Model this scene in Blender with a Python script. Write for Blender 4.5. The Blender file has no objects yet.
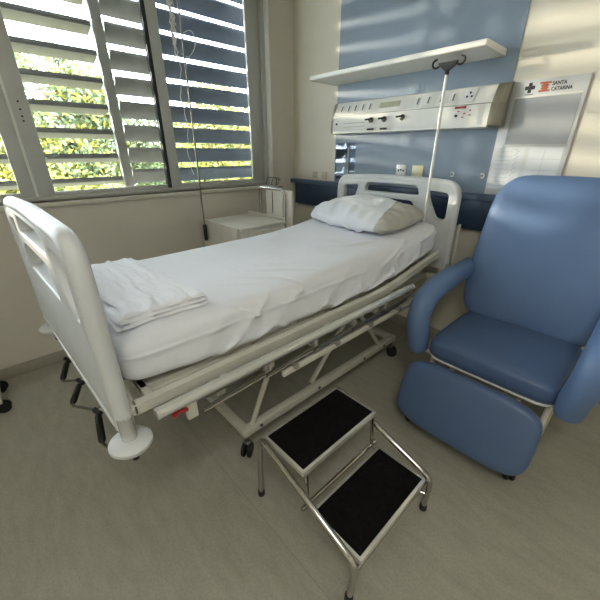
import bpy, bmesh, math, random
from mathutils import Vector, Matrix, noise
random.seed(7)
sc = bpy.context.scene
COL = sc.collection
V = Vector
PI = math.pi

# ------------------------------------------------------------------ camera
cam_d = bpy.data.cameras.new('camera')
cam = bpy.data.objects.new('camera', cam_d)
COL.objects.link(cam)
cam_d.sensor_width = 36.0
cam_d.lens = 36.0 * 326.57 / 600.0
cam_d.clip_start = 0.02
CR, CU, CF = V((0.68328, 0.73015, 0.00098)), V((-0.3033, 0.28263, 0.91)), V((-0.66417, 0.62209, -0.4146))
m4 = Matrix.Identity(4)
for i in range(3):
    m4[i][0], m4[i][1], m4[i][2] = CR[i], CU[i], -CF[i]
m4.translation = V((2.649, -2.401, 1.4))
cam.matrix_world = m4
sc.camera = cam

# ------------------------------------------------------------------ world, sun, large lights, exposure
W = bpy.data.worlds.new('sky')
sc.world = W
W.use_nodes = True
wn = W.node_tree
bg = wn.nodes['Background']
bg.inputs['Color'].default_value = (0.84, 0.92, 1.0, 1)
bg.inputs['Strength'].default_value = 9.0

def light(name, kind, loc, direction, energy, color, **kw):
    d = bpy.data.lights.new(name, kind)
    d.energy = energy
    d.color = color
    for k, v in kw.items():
        setattr(d, k, v)
    o = bpy.data.objects.new(name, d)
    COL.objects.link(o)
    o.location = loc
    o.rotation_euler = V(direction).to_track_quat('-Z', 'Y').to_euler()
    return o

light('sun', 'SUN', (-6, -5, 5), (0.80, 0.60, -0.07), 1.5, (1.0, 0.87, 0.66), angle=0.035)
po = light('window_portal', 'AREA', (-0.10, -1.8, 1.95), (1, 0, 0), 0, (1, 1, 1), shape='RECTANGLE', size=1.75, size_y=3.3)
po.data.cycles.is_portal = True
light('ceiling_fill', 'AREA', (3.1, -2.9, 2.70), (0, 0, -1), 9.0, (1.0, 0.97, 0.92), shape='RECTANGLE', size=0.5, size_y=1.1)  # fill light added out of view to brighten the room
sc.view_settings.view_transform = 'Standard'
sc.view_settings.look = 'None'
sc.view_settings.gamma = 1.0
sc.view_settings.exposure = 1.4

# ------------------------------------------------------------------ materials
MATS = {}
def srgb(c):
    return tuple((x / 255 / 12.92) if x / 255 <= 0.04045 else ((x / 255 + 0.055) / 1.055) ** 2.4 for x in c) + (1,)

def mat(name, rgb, rough=0.5, metal=0.0, var=0.06, scale=14.0, bump=0.0, bscale=80.0, coat=0.0, sheen=0.0, spec=None):
    if name in MATS:
        return MATS[name]
    m = bpy.data.materials.new(name)
    m.use_nodes = True
    nt = m.node_tree
    b = nt.nodes['Principled BSDF']
    b.inputs['Roughness'].default_value = rough
    b.inputs['Metallic'].default_value = metal
    if coat:
        b.inputs['Coat Weight'].default_value = coat
    if sheen:
        b.inputs['Sheen Weight'].default_value = sheen
    if spec is not None:
        b.inputs['Specular IOR Level'].default_value = spec
    tc = nt.nodes.new('ShaderNodeTexCoord')
    n = nt.nodes.new('ShaderNodeTexNoise')
    n.inputs['Scale'].default_value = scale
    n.inputs['Detail'].default_value = 5
    nt.links.new(tc.outputs['Object'], n.inputs['Vector'])
    r = nt.nodes.new('ShaderNodeValToRGB')
    c = srgb(rgb)
    r.color_ramp.elements[0].position = 0.3
    r.color_ramp.elements[1].position = 0.7
    r.color_ramp.elements[0].color = tuple(x * (1 - var) for x in c[:3]) + (1,)
    r.color_ramp.elements[1].color = tuple(min(1, x * (1 + var)) for x in c[:3]) + (1,)
    nt.links.new(n.outputs['Fac'], r.inputs['Fac'])
    nt.links.new(r.outputs['Color'], b.inputs['Base Color'])
    if bump:
        n2 = nt.nodes.new('ShaderNodeTexNoise')
        n2.inputs['Scale'].default_value = bscale
        n2.inputs['Detail'].default_value = 4
        nt.links.new(tc.outputs['Object'], n2.inputs['Vector'])
        bp = nt.nodes.new('ShaderNodeBump')
        bp.inputs['Strength'].default_value = bump
        bp.inputs['Distance'].default_value = 0.01
        nt.links.new(n2.outputs['Fac'], bp.inputs['Height'])
        nt.links.new(bp.outputs['Normal'], b.inputs['Normal'])
    MATS[name] = m
    return m

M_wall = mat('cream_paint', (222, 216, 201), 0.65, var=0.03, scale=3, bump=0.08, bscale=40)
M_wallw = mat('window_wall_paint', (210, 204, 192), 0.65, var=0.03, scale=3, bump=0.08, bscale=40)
M_blue = mat('blue_laminate', (132, 147, 163), 0.42, var=0.04, scale=2.5)
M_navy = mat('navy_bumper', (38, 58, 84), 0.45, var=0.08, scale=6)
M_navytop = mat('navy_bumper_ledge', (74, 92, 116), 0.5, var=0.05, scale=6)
M_ceil = mat('ceiling_paint', (228, 226, 218), 0.8, var=0.02)
M_base = mat('baseboard_vinyl', (160, 154, 140), 0.5, var=0.05)
M_alu = mat('window_aluminium', (186, 187, 183), 0.42, 0.25, var=0.04)
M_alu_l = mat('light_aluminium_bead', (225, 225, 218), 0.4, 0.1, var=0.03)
M_gasket = mat('black_gasket', (18, 19, 20), 0.5)
M_sill = mat('stone_sill', (196, 192, 180), 0.5, var=0.07, scale=25)
M_white = mat('white_plastic', (234, 234, 230), 0.3, var=0.02)
M_bedplastic = mat('bed_plastic', (208, 211, 211), 0.45, var=0.02)
M_panelw = mat('panel_white', (226, 225, 218), 0.5, 0.0, var=0.03)
M_cap = mat('panel_endcap', (140, 136, 122), 0.35, 0.35, var=0.05)
M_beige = mat('beige_painted_steel', (204, 202, 190), 0.4, var=0.05)
M_steelw = mat('silver_painted_tube', (216, 217, 214), 0.25, 0.55, var=0.03)
M_chrome = mat('chrome', (190, 186, 180), 0.14, 1.0, var=0.04)
M_dchrome = mat('dull_steel', (120, 118, 112), 0.3, 0.9, var=0.06)
M_black = mat('black_rubber', (20, 20, 21), 0.6, var=0.2)
M_mat_rub = mat('ribbed_black_mat', (19, 18, 18), 0.9, var=0.3, scale=60, bump=0.3, bscale=220, spec=0.1)
M_sheet = mat('white_sheet', (232, 234, 240), 0.85, var=0.015, scale=5, bump=0.10, bscale=14, sheen=0.1)
M_towel = mat('folded_sheet_cloth', (236, 237, 242), 0.9, var=0.02, bump=0.12, bscale=30)
M_pillow = mat('pillow_case_cloth', (222, 225, 232), 0.9, var=0.02, bump=0.12, bscale=22)
M_core = mat('bare_pillow_cloth', (184, 182, 174), 0.9, var=0.12, scale=12, bump=0.2, bscale=20)
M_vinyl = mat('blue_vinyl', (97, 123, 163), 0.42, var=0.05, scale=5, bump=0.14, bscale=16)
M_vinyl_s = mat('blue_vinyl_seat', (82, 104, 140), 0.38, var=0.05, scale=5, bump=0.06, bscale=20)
M_crank = mat('crank_black', (38, 38, 36), 0.35, 0.4)
M_red = mat('red_plastic', (150, 30, 34), 0.4)
M_shelf = mat('shelf_white', (238, 236, 228), 0.45, var=0.02)
M_cab = mat('cabinet_white', (214, 210, 198), 0.4, var=0.03)
M_poster = mat('poster_white', (206, 208, 208), 0.3, var=0.02)
M_grey = mat('poster_grey', (168, 170, 172), 0.22, var=0.03, scale=3)
M_paper = mat('paper', (212, 215, 218), 0.6, var=0.03)
M_pline = mat('paper_rule', (150, 152, 155), 0.7)
M_ink = mat('dark_ink', (26, 30, 44), 0.6)
M_orange = mat('orange_ink', (168, 92, 62), 0.6)
M_slotc = mat('socket_grey', (120, 118, 108), 0.5)
M_disp = mat('display_strip', (186, 186, 160), 0.3)
M_slat_l = mat('light_louvre_metal', (122, 120, 113), 0.5, 0.1, var=0.12, scale=9)
M_slat_g = mat('grey_louvre_metal', (112, 111, 107), 0.55, 0.1, var=0.2, scale=9)
M_slat_n = mat('slate_blue_louvre_metal', (78, 85, 98), 0.5, 0.1, var=0.15, scale=9)
M_lip_shade = mat('louvre_edge_shade', (80, 79, 76), 0.55, var=0.1)  # darker tone paints in the shade on the room-facing slat edge
M_bark = mat('bark', (92, 74, 54), 0.9, var=0.3, bump=0.5, bscale=20)
M_leaf = [mat('leaf_yellow', (130, 126, 46), 0.6, var=0.3, scale=3), mat('leaf_olive', (90, 100, 48), 0.6, var=0.3, scale=3), mat('leaf_grey_green', (88, 102, 72), 0.6, var=0.25, scale=3)]
M_lawn = mat('dry_lawn', (104, 102, 66), 0.9, var=0.2, scale=2)

def glass(name, tint=(0.96, 0.98, 0.98, 1), refl=0.5):
    m = bpy.data.materials.new(name)
    m.use_nodes = True
    nt = m.node_tree
    nt.nodes.clear()
    out = nt.nodes.new('ShaderNodeOutputMaterial')
    mx = nt.nodes.new('ShaderNodeMixShader')
    tr = nt.nodes.new('ShaderNodeBsdfTransparent')
    gl = nt.nodes.new('ShaderNodeBsdfGlossy')
    tr.inputs['Color'].default_value = tint
    gl.inputs['Roughness'].default_value = 0.03
    fr = nt.nodes.new('ShaderNodeFresnel')
    fr.inputs['IOR'].default_value = 1.45
    mu = nt.nodes.new('ShaderNodeMath')
    mu.operation = 'MULTIPLY'
    mu.inputs[1].default_value = refl
    nt.links.new(fr.outputs[0], mu.inputs[0])
    nt.links.new(mu.outputs[0], mx.inputs[0])
    nt.links.new(tr.outputs[0], mx.inputs[1])
    nt.links.new(gl.outputs[0], mx.inputs[2])
    nt.links.new(mx.outputs[0], out.inputs['Surface'])
    return m
M_glass = glass('window_glass')
M_acrylic = glass('clear_acrylic', (0.86, 0.9, 0.95, 1), 0.55)

def floor_mat():
    m = bpy.data.materials.new('vinyl_floor')
    m.use_nodes = True
    nt = m.node_tree
    b = nt.nodes['Principled BSDF']
    b.inputs['Roughness'].default_value = 0.42
    tc = nt.nodes.new('ShaderNodeTexCoord')
    mp = nt.nodes.new('ShaderNodeMapping')
    mp.inputs['Scale'].default_value = (3.0, 9.0, 1)
    nt.links.new(tc.outputs['Object'], mp.inputs['Vector'])
    n1 = nt.nodes.new('ShaderNodeTexNoise'); n1.inputs['Scale'].default_value = 2.2; n1.inputs['Detail'].default_value = 9
    n1.inputs['Roughness'].default_value = 0.7
    nt.links.new(mp.outputs[0], n1.inputs['Vector'])
    n2 = nt.nodes.new('ShaderNodeTexNoise'); n2.inputs['Scale'].default_value = 110; n2.inputs['Detail'].default_value = 2
    nt.links.new(tc.outputs['Object'], n2.inputs['Vector'])
    r1 = nt.nodes.new('ShaderNodeValToRGB')
    r1.color_ramp.elements[0].position = 0.3; r1.color_ramp.elements[1].position = 0.7
    r1.color_ramp.elements[0].color = srgb((154, 151, 138)); r1.color_ramp.elements[1].color = srgb((172, 169, 155))
    nt.links.new(n1.outputs['Fac'], r1.inputs['Fac'])
    r2 = nt.nodes.new('ShaderNodeValToRGB')
    r2.color_ramp.elements[0].position = 0.35; r2.color_ramp.elements[1].position = 0.6
    r2.color_ramp.elements[0].color = (0.93, 0.93, 0.92, 1); r2.color_ramp.elements[1].color = (1.04, 1.04, 1.03, 1)
    nt.links.new(n2.outputs['Fac'], r2.inputs['Fac'])
    mx = nt.nodes.new('ShaderNodeMixRGB'); mx.blend_type = 'MULTIPLY'; mx.inputs[0].default_value = 1
    nt.links.new(r1.outputs[0], mx.inputs[1]); nt.links.new(r2.outputs[0], mx.inputs[2])
    # one welded sheet seam every 1.9 m along y
    sp = nt.nodes.new('ShaderNodeSeparateXYZ'); nt.links.new(tc.outputs['Object'], sp.inputs[0])
    a = nt.nodes.new('ShaderNodeMath'); a.operation = 'ADD'; a.inputs[1].default_value = 1.92; nt.links.new(sp.outputs['Y'], a.inputs[0])
    pp = nt.nodes.new('ShaderNodeMath'); pp.operation = 'PINGPONG'; pp.inputs[1].default_value = 0.95; nt.links.new(a.outputs[0], pp.inputs[0])
    lt = nt.nodes.new('ShaderNodeMath'); lt.operation = 'LESS_THAN'; lt.inputs[1].default_value = 0.0016; nt.links.new(pp.outputs[0], lt.inputs[0])
    mx2 = nt.nodes.new('ShaderNodeMixRGB'); nt.links.new(lt.outputs[0], mx2.inputs[0])
    nt.links.new(mx.outputs[0], mx2.inputs[1]); mx2.inputs[2].default_value = srgb((146, 143, 128))
    nt.links.new(mx2.outputs[0], b.inputs['Base Color'])
    return m
M_floor = floor_mat()

# ------------------------------------------------------------------ helpers
def link(name, bm, m, parent=None, origin=None, smooth=True, angle=40):
    """make ONE object of a bmesh given in world coordinates"""
    me = bpy.data.meshes.new(name)
    bmesh.ops.recalc_face_normals(bm, faces=bm.faces)
    off = V((0, 0, 0))
    if parent is not None:
        p = parent
        while p is not None:
            off += p.location
            p = p.parent
    o = bpy.data.objects.new(name, me)
    if parent is None:
        if origin is None:
            xs = [v.co for v in bm.verts]
            lo = V((min(c.x for c in xs), min(c.y for c in xs), min(c.z for c in xs)))
            hi = V((max(c.x for c in xs), max(c.y for c in xs), max(c.z for c in xs)))
            origin = V(((lo.x + hi.x) / 2, (lo.y + hi.y) / 2, lo.z))
        off = V(origin)
        o.location = off
    else:
        o.parent = parent
    bmesh.ops.translate(bm, verts=bm.verts, vec=-off)
    bm.to_mesh(me)
    bm.free()
    for mm in (m if isinstance(m, (list, tuple)) else [m]):
        me.materials.append(mm)
    if smooth:
        me.polygons.foreach_set('use_smooth', [True] * len(me.polygons))
        try:
            me.set_sharp_from_angle(angle=math.radians(angle))
        except Exception:
            pass
    COL.objects.link(o)
    return o

def tag(o, label, cat, group=None, kind=None):
    o['label'] = label
    o['category'] = cat
    if group:
        o['group'] = group
    if kind:
        o['kind'] = kind
    return o

def thing(name, label, cat, loc, group=None):
    o = bpy.data.objects.new(name, None)
    o.empty_display_size = 0.1
    o.location = loc
    COL.objects.link(o)
    return tag(o, label, cat, group)

def struct(o):
    o['kind'] = 'structure'
    return o

def copy_tree(o, parent=None):
    c = o.copy()
    COL.objects.link(c)
    if parent is not None:
        c.parent = parent
    for ch in list(o.children):
        copy_tree(ch, c)
    return c

def box(bm, x0, x1, y0, y1, z0, z1, bev=0.0, seg=2):
    r = bmesh.ops.create_cube(bm, size=1.0)
    vs = r['verts']
    for v in vs:
        v.co = V(((x0 + x1) / 2 + v.co.x * (x1 - x0), (y0 + y1) / 2 + v.co.y * (y1 - y0), (z0 + z1) / 2 + v.co.z * (z1 - z0)))
    if bev:
        es = set()
        for v in vs:
            es.update(v.link_edges)
        bmesh.ops.bevel(bm, geom=list(es), offset=bev, segments=seg, affect='EDGES', profile=0.5)
    return bm

def B(*a, **k):
    return box(bmesh.new(), *a, **k)

def smooth_path(pts, rad, n=6):
    """round the corners of a polyline"""
    pts = [V(p) for p in pts]
    out = [pts[0]]
    for i in range(1, len(pts) - 1):
        a, b, c = pts[i - 1], pts[i], pts[i + 1]
        r = min(rad, (b - a).length * 0.49, (c - b).length * 0.49)
        p0 = b + (a - b).normalized() * r
        p1 = b + (c - b).normalized() * r
        for k in range(n + 1):
            t = k / n
            out.append((1 - t) ** 2 * p0 + 2 * t * (1 - t) * b + t * t * p1)
    out.append(pts[-1])
    return out

def tube(bm, pts, r, seg=12, cap=True, closed=False):
    pts = [V(p) for p in pts]
    n = len(pts)
    rs = r if isinstance(r, (list, tuple)) else [r] * n
    rings = []
    t0 = (pts[1] - pts[0]).normalized()
    up = V((0, 0, 1)) if abs(t0.z) < 0.9 else V((1, 0, 0))
    nrm = (up - t0 * up.dot(t0)).normalized()
    for i in range(n):
        if closed:
            t = (pts[(i + 1) % n] - pts[i - 1]).normalized()
        elif i == 0:
            t = t0
        elif i == n - 1:
            t = (pts[-1] - pts[-2]).normalized()
        else:
            t = ((pts[i + 1] - pts[i]).normalized() + (pts[i] - pts[i - 1]).normalized()).normalized()
        nrm = (nrm - t * nrm.dot(t)).normalized()
        bn = t.cross(nrm)
        rr = rs[i]
        ra, rb = rr if isinstance(rr, (list, tuple)) else (rr, rr)
        rings.append([bm.verts.new(pts[i] + nrm * (ra * math.cos(2 * PI * k / seg)) + bn * (rb * math.sin(2 * PI * k / seg))) for k in range(seg)])
    m = n if closed else n - 1
    for i in range(m):
        a, b = rings[i], rings[(i + 1) % n]
        for k in range(seg):
            bm.faces.new((a[k], a[(k + 1) % seg], b[(k + 1) % seg], b[k]))
    if cap and not closed:
        bm.faces.new(rings[0][::-1])
        bm.faces.new(rings[-1])
    return bm

def T(pts, r, **k):
    return tube(bmesh.new(), pts, r, **k)

def lathe(bm, center, axis, prof, seg=24):
    """prof: list of (radius, height along axis)"""
    c = V(center)
    ax = V(axis).normalized()
    u = ax.orthogonal().normalized()
    w = ax.cross(u)
    rings = []
    for r, h in prof:
        if r < 1e-5:
            rings.append([bm.verts.new(c + ax * h)])
        else:
            rings.append([bm.verts.new(c + ax * h + (u * math.cos(2 * PI * k / seg) + w * math.sin(2 * PI * k / seg)) * r) for k in range(seg)])
    for a, b in zip(rings[:-1], rings[1:]):
        for k in range(seg):
            k2 = (k + 1) % seg
            if len(a) == 1 and len(b) == 1:
                break
            if len(a) == 1:
                bm.faces.new((a[0], b[k2], b[k]))
            elif len(b) == 1:
                bm.faces.new((a[k], a[k2], b[0]))
            else:
                bm.faces.new((a[k], a[k2], b[k2], b[k]))
    if len(rings[0]) > 1:
        bm.faces.new(rings[0][::-1])
    if len(rings[-1]) > 1:
        bm.faces.new(rings[-1])
    return bm

def prism(bm, poly, axis, a, b):
    """extrude a 2D polygon along an axis: 'x' takes (y,z), 'y' takes (x,z), 'z' takes (x,y)"""
    def P(p, t):
        if axis == 'x':
            return V((t, p[0], p[1]))
        if axis == 'y':
            return V((p[0], t, p[1]))
        return V((p[0], p[1], t))
    r0 = [bm.verts.new(P(p, a)) for p in poly]
    r1 = [bm.verts.new(P(p, b)) for p in poly]
    n = len(poly)
    for i in range(n):
        bm.faces.new((r0[i], r0[(i + 1) % n], r1[(i + 1) % n], r1[i]))
    bm.faces.new(r0[::-1])
    bm.faces.new(r1)
    return bm

def round_poly(pts, rad, n=6):
    m = len(pts)
    out = []
    for i in range(m):
        a, b, c = V(pts[i - 1]), V(pts[i]), V(pts[(i + 1) % m])
        r = rad[i] if isinstance(rad, (list, tuple)) else rad
        r = min(r, (b - a).length * 0.48, (c - b).length * 0.48)
        p0 = b + (a - b).normalized() * r
        p1 = b + (c - b).normalized() * r
        for k in range(n + 1):
            t = k / n
            out.append((1 - t) ** 2 * p0 + 2 * t * (1 - t) * b + t * t * p1)
    return out

def flat_with_holes(polys, half, bevel, y):
    """solid board in the xz plane at distance y, polys[0] the outline, the others holes; returns a bmesh"""
    cu = bpy.data.curves.new('tmp', 'CURVE')
    cu.dimensions = '2D'
    cu.fill_mode = 'BOTH'
    cu.extrude = half - bevel
    cu.bevel_depth = bevel
    cu.bevel_resolution = 2
    cu.offset = -bevel
    for p in polys:
        s = cu.splines.new('POLY')
        s.points.add(len(p) - 1)
        for i, q in enumerate(p):
            s.points[i].co = (q[0], q[1], 0, 1)
        s.use_cyclic_u = True
    o = bpy.data.objects.new('tmp', cu)
    COL.objects.link(o)
    dg = bpy.context.evaluated_depsgraph_get()
    me = bpy.data.meshes.new_from_object(o.evaluated_get(dg))
    bm = bmesh.new()
    bm.from_mesh(me)
    bpy.data.objects.remove(o)
    bpy.data.curves.remove(cu)
    bpy.data.meshes.remove(me)
    for v in bm.verts:
        v.co = V((v.co.x, y - v.co.z, v.co.y))
    bmesh.ops.remove_doubles(bm, verts=bm.verts, dist=1e-5)
    return bm

def text_bm(s, x0, x1, z0, z1, y, depth=0.0008):
    cu = bpy.data.curves.new('tmp', 'FONT')
    cu.body = s
    cu.extrude = depth
    cu.offset = 0.022
    o = bpy.data.objects.new('tmp', cu)
    COL.objects.link(o)
    dg = bpy.context.evaluated_depsgraph_get()
    me = bpy.data.meshes.new_from_object(o.evaluated_get(dg))
    bm = bmesh.new()
    bm.from_mesh(me)
    bpy.data.objects.remove(o)
    bpy.data.curves.remove(cu)
    bpy.data.meshes.remove(me)
    xs = [v.co.x for v in bm.verts]
    ys = [v.co.y for v in bm.verts]
    sx = (x1 - x0) / (max(xs) - min(xs))
    sz = (z1 - z0) / (max(ys) - min(ys))
    mx, my = min(xs), min(ys)
    for v in bm.verts:
        v.co = V((x0 + (v.co.x - mx) * sx, y - v.co.z, z0 + (v.co.y - my) * sz))
    return bm

def cushion(cx, cy, cz, ax, ay, az, ex=0.35, ez=0.5, nu=48, nv=24, fn=None):
    """superellipsoid pad; ex squareness in plan, ez squareness of the edge"""
    bm = bmesh.new()
    def sp(v, e):
        return math.copysign(abs(v) ** e, v)
    rings = []
    for j in range(1, nv):
        ph = -PI / 2 + PI * j / nv
        ring = []
        for i in range(nu):
            th = 2 * PI * i / nu
            p = V((ax * sp(math.cos(ph), ez) * sp(math.cos(th), ex), ay * sp(math.cos(ph), ez) * sp(math.sin(th), ex), az * sp(math.sin(ph), ez)))
            ring.append(p)
        rings.append(ring)
    bot, top = V((0, 0, -az)), V((0, 0, az))
    f = fn or (lambda p: p)
    c = V((cx, cy, cz))
    vr = [[bm.verts.new(c + f(p)) for p in r] for r in rings]
    vb, vt = bm.verts.new(c + f(bot)), bm.verts.new(c + f(top))
    for a, b in zip(vr[:-1], vr[1:]):
        for k in range(nu):
            bm.faces.new((a[k], a[(k + 1) % nu], b[(k + 1) % nu], b[k]))
    for k in range(nu):
        bm.faces.new((vb, vr[0][(k + 1) % nu], vr[0][k]))
        bm.faces.new((vt, vr[-1][k], vr[-1][(k + 1) % nu]))
    return bm

def sst(t):
    t = max(0.0, min(1.0, t))
    return t * t * (3 - 2 * t)

# ------------------------------------------------------------------ setting
XR, YF, ZC = 4.3, -4.2, 2.8
WY0, WY1, WZ0, WZ1 = -3.65, -0.272, 1.105, 2.66      # window opening
TH = 0.14
struct(link('floor', B(-TH, XR + .1, YF - .1, .1, -.1, 0), M_floor, origin=(0, 0, 0)))
struct(link('ceiling', B(-TH, XR + .1, YF - .1, .1, ZC, ZC + .1), M_ceil))
bm = bmesh.new()
box(bm, -TH, 0, YF, 0, 0, WZ0)
box(bm, -TH, 0, YF, 0, WZ1, ZC)
box(bm, -TH, 0, YF, WY0, WZ0, WZ1)
box(bm, -TH, 0, WY1, 0, WZ0, WZ1)
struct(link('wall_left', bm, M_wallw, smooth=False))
struct(link('wall_back', B(-TH, XR + .1, 0, .1, 0, ZC), M_wall, smooth=False))
struct(link('wall_right', B(XR, XR + .1, YF, 0, 0, ZC), M_wall, smooth=False))
struct(link('wall_front', B(-TH, XR + .1, YF - .1, YF, 0, ZC), M_wall, smooth=False))
def skirt(name, bm):
    return struct(link(name, bm, M_base))
skirt('baseboard_left', B(0, .012, YF, 0, 0, .085, bev=.004))
skirt('baseboard_back', B(.012, XR, -.012, 0, 0, .085, bev=.004))
# blue laminate field behind the bed head
struct(link('trim_1', B(.545, 1.862, -.005, 0, 1.148, ZC), M_blue, smooth=False))
# dark blue bumper rail with a ledge on top
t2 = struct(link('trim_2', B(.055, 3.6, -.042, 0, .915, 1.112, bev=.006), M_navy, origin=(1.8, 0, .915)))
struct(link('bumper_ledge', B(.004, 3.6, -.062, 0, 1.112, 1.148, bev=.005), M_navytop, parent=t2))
# window sill
struct(link('trim_3', B(-.10, .03, WY0 - .03, WY1 + .03, 1.075, 1.105, bev=.006), M_sill))

# window: frame, sashes, gasket, panes
wroot = bpy.data.objects.new('window_1', None)
wroot.location = (-.05, -1.95, WZ0)
wroot['kind'] = 'structure'
COL.objects.link(wroot)
X0, X1 = -.115, -.055
fb = bmesh.new()
box(fb, X0, X1, WY0, WY1, WZ0, WZ0 + .03, bev=.003)
box(fb, X0, X1, WY0, WY1, WZ1 - .04, WZ1, bev=.003)
box(fb, X0, X1, WY1 - .05, WY1, WZ0 + .03, WZ1 - .04, bev=.003)
box(fb, X0, X1, WY0, WY0 + .05, WZ0 + .03, WZ1 - .04, bev=.003)
link('window_frame', fb, M_alu, wroot)
def sash(y0, y1, xa, xb, wl, wr, name='sash'):
    b = bmesh.new()
    z0, z1 = WZ0 + .03, WZ1 - .04
    box(b, xa, xb, y0, y0 + wl, z0, z1, bev=.003)
    box(b, xa, xb, y1 - wr, y1, z0, z1, bev=.003)
    box(b, xa, xb, y0 + wl, y1 - wr, z0, z0 + .025, bev=.003)
    box(b, xa, xb, y0 + wl, y1 - wr, z1 - .04, z1, bev=.003)
    s = link(name, b, M_alu, wroot)
    link('pane', B((xa + xb) / 2 - .002, (xa + xb) / 2 + .002, y0 + wl, y1 - wr, z0 + .025, z1 - .04), M_glass, s, smooth=False)
    return s
s1 = sash(-3.60, -2.140, -.11, -.085, .06, .08)
s2 = sash(-2.145, -1.268, -.082, -.058, .10, .028)
s3 = sash(-1.268, WY1 - .05, -.110, -.085, .092, .128)
link('lit_reveal_strip', B(-.118, -.001, WY1 - .012, WY1 - .001, WZ0 + .002, WZ1 - .005, bev=.002), M_alu_l, wroot)  # pale strip paints in the daylight on the reveal edge
link('gasket', B(-.086, -.050, -1.296, -1.270, WZ0 + .03, WZ1 - .04), M_gasket, s2)
link('glazing_bead', B(-.09, -.052, -2.147, -2.135, WZ0 + .03, WZ1 - .04), M_alu_l, s2)
lb = bmesh.new()
for zz in (1.66, 1.62, 1.585, 1.56):
    lathe(lb, (-.058, -2.095, zz), (1, 0, 0), [(.0055, 0), (.0055, .004)], 10)
link('lock_rivets', lb, M_gasket, s2)

# ------------------------------------------------------------------ outside: louvre shutters
def blade_bm(y0, y1, xc, zc, drop, chord, lip):
    """aerofoil slat, room-side edge at zc (top), outer edge lower by drop"""
    bm = bmesh.new()
    dx = math.sqrt(max(chord ** 2 - drop ** 2, 1e-4))
    xi, xo = xc + dx / 2, xc - dx / 2
    poly = [(xi, zc), (xi + .004, zc - lip * .5), (xi, zc - lip), (xi - dx * .35, zc - lip - (drop - lip) * .30 - .006),
            (xo, zc - drop), (xo - .003, zc - drop + .008), (xi - dx * .55, zc - drop * .42 + .004), (xi - dx * .2, zc - drop * .08 + .003)]
    poly = [(p[0], p[1]) for p in poly]
    prism(bm, poly, 'y', y0, y1)
    bm.faces.ensure_lookup_table()
    for f in bm.faces:
        if f.calc_center_median().x > xi - .001:
            f.material_index = 1
    return bm

def shutter(label, y0, y1, z_top, n, step, drop, chord, m, posts, lip, xc=-.24, lipm=None):
    lipm = lipm or m
    root = thing('louvre_shutter', label, 'shutter', (xc, (y0 + y1) / 2, .9), 'metal louvre shutters outside the window')
    proto = None
    for k in range(n):
        z = z_top - k * step
        if proto is None:
            proto = link('slat', blade_bm(y0, y1, xc, z, drop, chord, lip), [m, lipm], root, angle=25)
        else:
            c = proto.copy()
            COL.objects.link(c)
            c.parent = root
            c.location = (0, 0, -k * step)
    for (a, b) in posts:
        link('post', B(xc + .01, xc + .05, a, b, .88, 2.95, bev=.003), M_slat_l, root)
    return root
shutter('light grey louvre shutter with open slats outside the wide left pane', -3.9, -1.575, 2.163 + .156 * 4, 12, .156, .060, .12, M_slat_l, [(-1.565, -1.50), (-3.9, -3.84)], .030, xc=-.26, lipm=M_lip_shade)
shutter('narrow grey louvre shutter outside the middle of the window', -1.488, -1.165, 2.392 + .152 * 2 + .096, 12, .152, .108, .125, M_slat_g, [(-1.163, -1.13)], .03, xc=-.26)
shutter('slate blue louvre shutter with nearly closed slats outside the right pane', -1.12, .33, 2.392 + .152 * 2 + .096, 12, .152, .112, .125, M_slat_n, [(.335, .39)], .03, xc=-.26)

# ------------------------------------------------------------------ outside: trees
link_ground = link('ground', B(-30, -.6, -22, 22, -3.3, -3.2), M_lawn, smooth=False)
struct(link_ground)

def tree(label, x, y, zc, rx, ry, rz, nleaf, size, mi, group='trees outside the window'):
    root = thing('tree', label, 'tree', (x, y, -3.2), group)
    rnd = random.Random(int(x * 31 + y * 17))
    tb = bmesh.new()
    tube(tb, [(x, y, -3.2), (x + .1, y - .1, zc - rz), (x, y, zc)], [.16, .11, .05], seg=8)
    ends = []
    for k in range(16):
        a = rnd.uniform(0, 2 * PI)
        e = V((x + rx * .8 * math.cos(a), y + ry * .8 * math.sin(a), zc + rz * rnd.uniform(-.7, .8)))
        tube(tb, [(x, y, zc - rz * rnd.uniform(.2, .9)), e], [.045, .012], seg=5)
        ends.append(e)
    link('trunk', tb, M_bark, root)
    fb = bmesh.new()
    clumps = [V((rnd.gauss(0, .42), rnd.gauss(0, .42), rnd.gauss(0, .42))) for _ in range(46)]
    for i in range(nleaf):
        c = rnd.choice(clumps)
        p = c + V((rnd.gauss(0, .15), rnd.gauss(0, .15), rnd.gauss(0, .15)))
        if p.length > 1.05:
            p = p.normalized() * rnd.uniform(.8, 1.05)
        p = V((x + p.x * rx, y + p.y * ry, zc + p.z * rz))
        n = V((rnd.gauss(0, 1), rnd.gauss(0, 1), rnd.gauss(0, 1) + .4)).normalized()
        u = n.orthogonal().normalized()
        u.rotate(Matrix.Rotation(rnd.uniform(0, 6.28), 3, n))
        w = n.cross(u)
        s = .95 * size * rnd.uniform(.6, 1.3)
        vs = [fb.verts.new(p + u * s), fb.verts.new(p + w * s * .45 + n * s * .1), fb.verts.new(p - u * s), fb.verts.new(p - w * s * .45 + n * s * .1)]
        f = fb.faces.new(vs)
        f.material_index = 0 if rnd.random() < .62 else 1
    ms = [M_leaf[mi], M_leaf[(mi + 1) % 3]]
    link('foliage', fb, ms, root, smooth=False)
    return root
tree('tall feathery grey-green tree behind the left pane', -6.2, -.6, 1.9, 1.1, 1.1, 1.3, 10450, .07, 2)
tree('bushy yellow-green tree low behind the left pane', -5.2, -1.9, .3, 1.6, 1.8, 1.5, 17100, .06, 0)
tree('olive green tree behind the central louvre post', -6.0, 1.0, .9, 1.5, 1.6, 1.5, 15200, .06, 1)
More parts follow.
